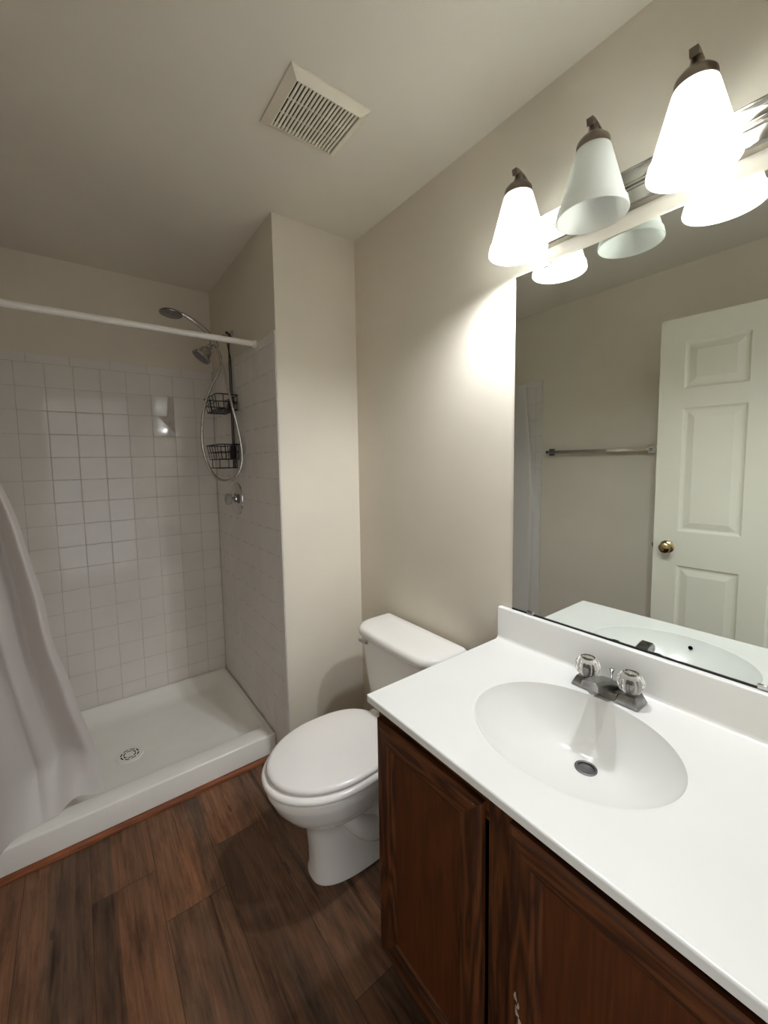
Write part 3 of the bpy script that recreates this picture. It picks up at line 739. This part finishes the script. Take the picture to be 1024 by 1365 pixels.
hose = smooth_path([(-0.494, 0.545, 2.015), (-0.483, 0.530, 1.952), (-0.474, 0.485, 1.843), (-0.468, 0.438, 1.725), (-0.446, 0.432, 1.614), (-0.431, 0.430, 1.521), (-0.428, 0.428, 1.436), (-0.443, 0.433, 1.375), (-0.467, 0.450, 1.337), (-0.500, 0.480, 1.326), (-0.533, 0.520, 1.342), (-0.560, 0.550, 1.393), (-0.580, 0.570, 1.486), (-0.579, 0.580, 1.594), (-0.562, 0.585, 1.699), (-0.528, 0.585, 1.798), (-0.485, 0.580, 1.882), (-0.468, 0.575, 1.937), (-0.474, 0.572, 1.985), (-0.495, 0.570, 2.027)], 10)
bm = B(); tube(bm, hose, [0.0066+0.0005*(q % 2) for q in range(len(hose))], 12); obj('hose', bm, M_hose, hs, smooth=60)

# ------------------------------------------------------------------ wire caddy
cd = thing('shower_caddy', 'black wire shower caddy with two baskets hung over the shower arm', 'shower caddy', (-0.43, 0.575, 1.39))
cyc = 0.577; wr = 0.0027
bm = B()
for s in (-1, 1):
    pth = smooth_path([(-0.4215, cyc+s*0.013, 1.395), (-0.4215, cyc+s*0.013, 1.75), (-0.4215, cyc+s*0.013, 1.95), (-0.4225, cyc+s*0.006, 1.985), (-0.424, cyc+s*0.0035, 2.01), (-0.425, cyc+s*0.009, 2.035), (-0.425, cyc+s*0.017, 2.06), (-0.425, cyc+s*0.016, 2.088), (-0.428, cyc+s*0.009, 2.1015), (-0.437, cyc+s*0.006, 2.103)], 6)
    tube(bm, pth, wr*1.15, 8)
obj('hanger', bm, M_black, cd, smooth=60)
def basket(y0, y1, x0, x1, z0, z1, mid=True, nvert=5, nb=6, shrink=0.012):
    bm = B()
    top = rrect(x0, x1, y0, y1, 0.018, z1, 4); bot = rrect(x0+shrink, x1, y0+shrink, y1-shrink, 0.016, z0, 4)
    tube(bm, top, wr*1.1, 8, True); tube(bm, bot, wr, 8, True)
    if mid: tube(bm, [(p+q)/2 for p, q in zip(top, bot)], wr*0.9, 8, True)
    for k in range(nvert):
        t = (k+0.5)/nvert; ya = y0+(y1-y0)*t; yb = y0+shrink+(y1-y0-2*shrink)*t
        tube(bm, [(x0, ya, z1), (x0+shrink, yb, z0), (x1, yb, z0), (x1, ya, z1)], wr*0.85, 6)
    for k in range(2):
        t = (k+0.7)/2.4; xa = x0+(x1-x0)*t; xb = x0+shrink+(x1-x0-shrink)*t
        tube(bm, [(xa, y0, z1), (xb, y0+shrink, z0), (xb, y1-shrink, z0), (xa, y1, z1)], wr*0.85, 6)
    for k in range(nb):
        x = x0+shrink+(x1-x0-shrink)*(k+0.5)/nb; tube(bm, [(x, y0+shrink, z0), (x, y1-shrink, z0)], wr*0.75, 6)
    return obj('basket', bm, M_black, cd, smooth=60)
basket(cyc-0.125, cyc+0.125, -0.535, -0.4245, 1.690, 1.762)
basket(cyc-0.120, cyc+0.120, -0.535, -0.4245, 1.438, 1.512)
bm = B()
x0, x1, y0, y1, z0 = -0.525, -0.4245, cyc-0.075, cyc+0.085, 1.392
tube(bm, rrect(x0, x1, y0, y1, 0.015, z0, 4), wr, 8, True)
for k in range(9):
    y = y0+(y1-y0)*(k+0.5)/9; tube(bm, [(x0, y, z0), (x1, y, z0)], wr*0.8, 6)
for x, y in ((x0+0.01, y0+0.012), (x0+0.01, y1-0.012), (x1-0.004, y0+0.01), (x1-0.004, y1-0.01)): tube(bm, [(x, y, z0), (x, y, 1.438)], wr*0.8, 6)
obj('soap_tray', bm, M_black, cd, smooth=60)
for z, hh in ((1.722, 0.030), (1.476, 0.036)):
    bm = B(); loft(bm, [rrect(-0.440, -0.4165, cyc-0.022, cyc+0.022, 0.008, z-hh), rrect(-0.444, -0.4165, cyc-0.024, cyc+0.024, 0.010, z), rrect(-0.438, -0.4165, cyc-0.020, cyc+0.020, 0.008, z+hh)])
    obj('clamp', bm, M_black, cd, smooth=50)

# ------------------------------------------------------------------ shower valve
sv = thing('shower_valve', 'round chrome shower valve plate with clear knob on the tiled side wall', 'shower valve', (WW-0.008, 0.575, 1.223))
vm = axis_matrix((WW-0.0075, 0.575, 1.223), (-1, 0, 0))
bm = B(); lathe(bm, [(0.088, 0.0), (0.087, 0.004), (0.080, 0.008), (0.062, 0.0115), (0.034, 0.0125), (0.030, 0.014), (0.028, 0.020), (0.020, 0.021), (0.001, 0.021)], 56, vm); obj('escutcheon', bm, M_chrome, sv, smooth=35)
bm = B(); lathe(bm, [(0.0085, 0.021), (0.0085, 0.040)], 20, vm); obj('stem', bm, M_dullchrome, sv, smooth=40)
bm = B(); lathe(bm, [(0.014, 0.030), (0.026, 0.034), (0.030, 0.045), (0.029, 0.058), (0.022, 0.064), (0.001, 0.064)], 12, vm); kb = obj('knob', bm, M_frost, sv, bevel=0.001); kb['label'] = 'clear faceted knob'

# ------------------------------------------------------------------ towel bar on the left wall (seen in the mirror)
tb = thing('towel_bar', 'square chrome towel bar on the left wall, seen in the mirror', 'towel bar', (WX, -0.405, 1.456))
for y in (-0.098, -0.71):
    bm = B(); box(bm, WX, WX+0.008, y-0.021, y+0.021, 1.456-0.024, 1.456+0.024); box(bm, WX+0.008, WX+0.066, y-0.011, y+0.011, 1.456-0.011, 1.456+0.011); obj('post', bm, M_chrome, tb, bevel=0.002)
bm = B(); box(bm, WX+0.046, WX+0.062, -0.699, -0.109, 1.446, 1.466); obj('bar', bm, M_chrome, tb, bevel=0.002)

# ------------------------------------------------------------------ six panel door, open against the left wall (seen in the mirror)
DW, DH, DT = 0.78, 2.073, 0.035
dmat = Matrix.Translation((-1.367, -1.604, 0.012)) @ Matrix.Rotation(math.atan2(0.9968, 0.0802), 4, 'Z')
dr = thing('door_1', 'open white six panel door reflected in the mirror', 'door', (-1.367, -1.604, 0.012)); dr['kind'] = 'structure'
bm = B()
us = [0.0, 0.102, 0.342, 0.438, 0.678, 0.78]            # stile and panel limits from the hinge
zs = [0.0, 0.24, 0.848, 1.023, 1.636, 1.731, 1.955, DH]
for iu in range(5):
    for iz in range(7):
        u0, u1, z0, z1 = us[iu], us[iu+1], zs[iz], zs[iz+1]
        if iu in (1, 3) and iz in (1, 3, 5):
            for y0, sg in ((0.0, 1), (DT, -1)):
                def rr(ins, d): return [dmat @ Vector(p) for p in ((u0+ins, y0+sg*d, z0+ins), (u1-ins, y0+sg*d, z0+ins), (u1-ins, y0+sg*d, z1-ins), (u0+ins, y0+sg*d, z1-ins))]
                loft(bm, [rr(0, 0), rr(0.006, 0.006), (rr(0.012, 0.0085)), rr(0.019, 0.0085), rr(0.042, 0.0025), rr(0.046, 0.0012)], False, True)
        else:
            for y in (0.0, DT):
                bm.faces.new([bm.verts.new(dmat @ Vector(p)) for p in ((u0, y, z0), (u1, y, z0), (u1, y, z1), (u0, y, z1))])
for a, b_, c_, d_ in (((0, 0, 0), (0, DT, 0), (0, DT, DH), (0, 0, DH)), ((DW, 0, 0), (DW, DT, 0), (DW, DT, DH), (DW, 0, DH)), ((0, 0, DH), (DW, 0, DH), (DW, DT, DH), (0, DT, DH)), ((0, 0, 0), (DW, 0, 0), (DW, DT, 0), (0, DT, 0))):
    bm.faces.new([bm.verts.new(dmat @ Vector(p)) for p in (a, b_, c_, d_)])
bmesh.ops.remove_doubles(bm, verts=bm.verts, dist=1e-5)
obj('slab', bm, M_doorp, dr)
bm = B()
km = dmat @ axis_matrix((DW-0.060, -0.0003, 0.938), (0, -1, 0))
lathe(bm, [(0.032, 0.0), (0.032, 0.003), (0.027, 0.007), (0.013, 0.011), (0.011, 0.022), (0.016, 0.028), (0.025, 0.035), (0.027, 0.044), (0.024, 0.053), (0.015, 0.058), (0.001, 0.059)], 36, km)
kb = obj('knob', bm, M_brass, dr, smooth=40); kb['label'] = 'round brass door knob'
bm = B(); box(bm, DW-0.0002, DW+0.0012, 0.006, 0.029, 0.910, 0.966, mtx=dmat); box(bm, DW+0.001, DW+0.010, 0.011, 0.023, 0.929, 0.947, mtx=dmat)
obj('latch', bm, M_brass, dr)
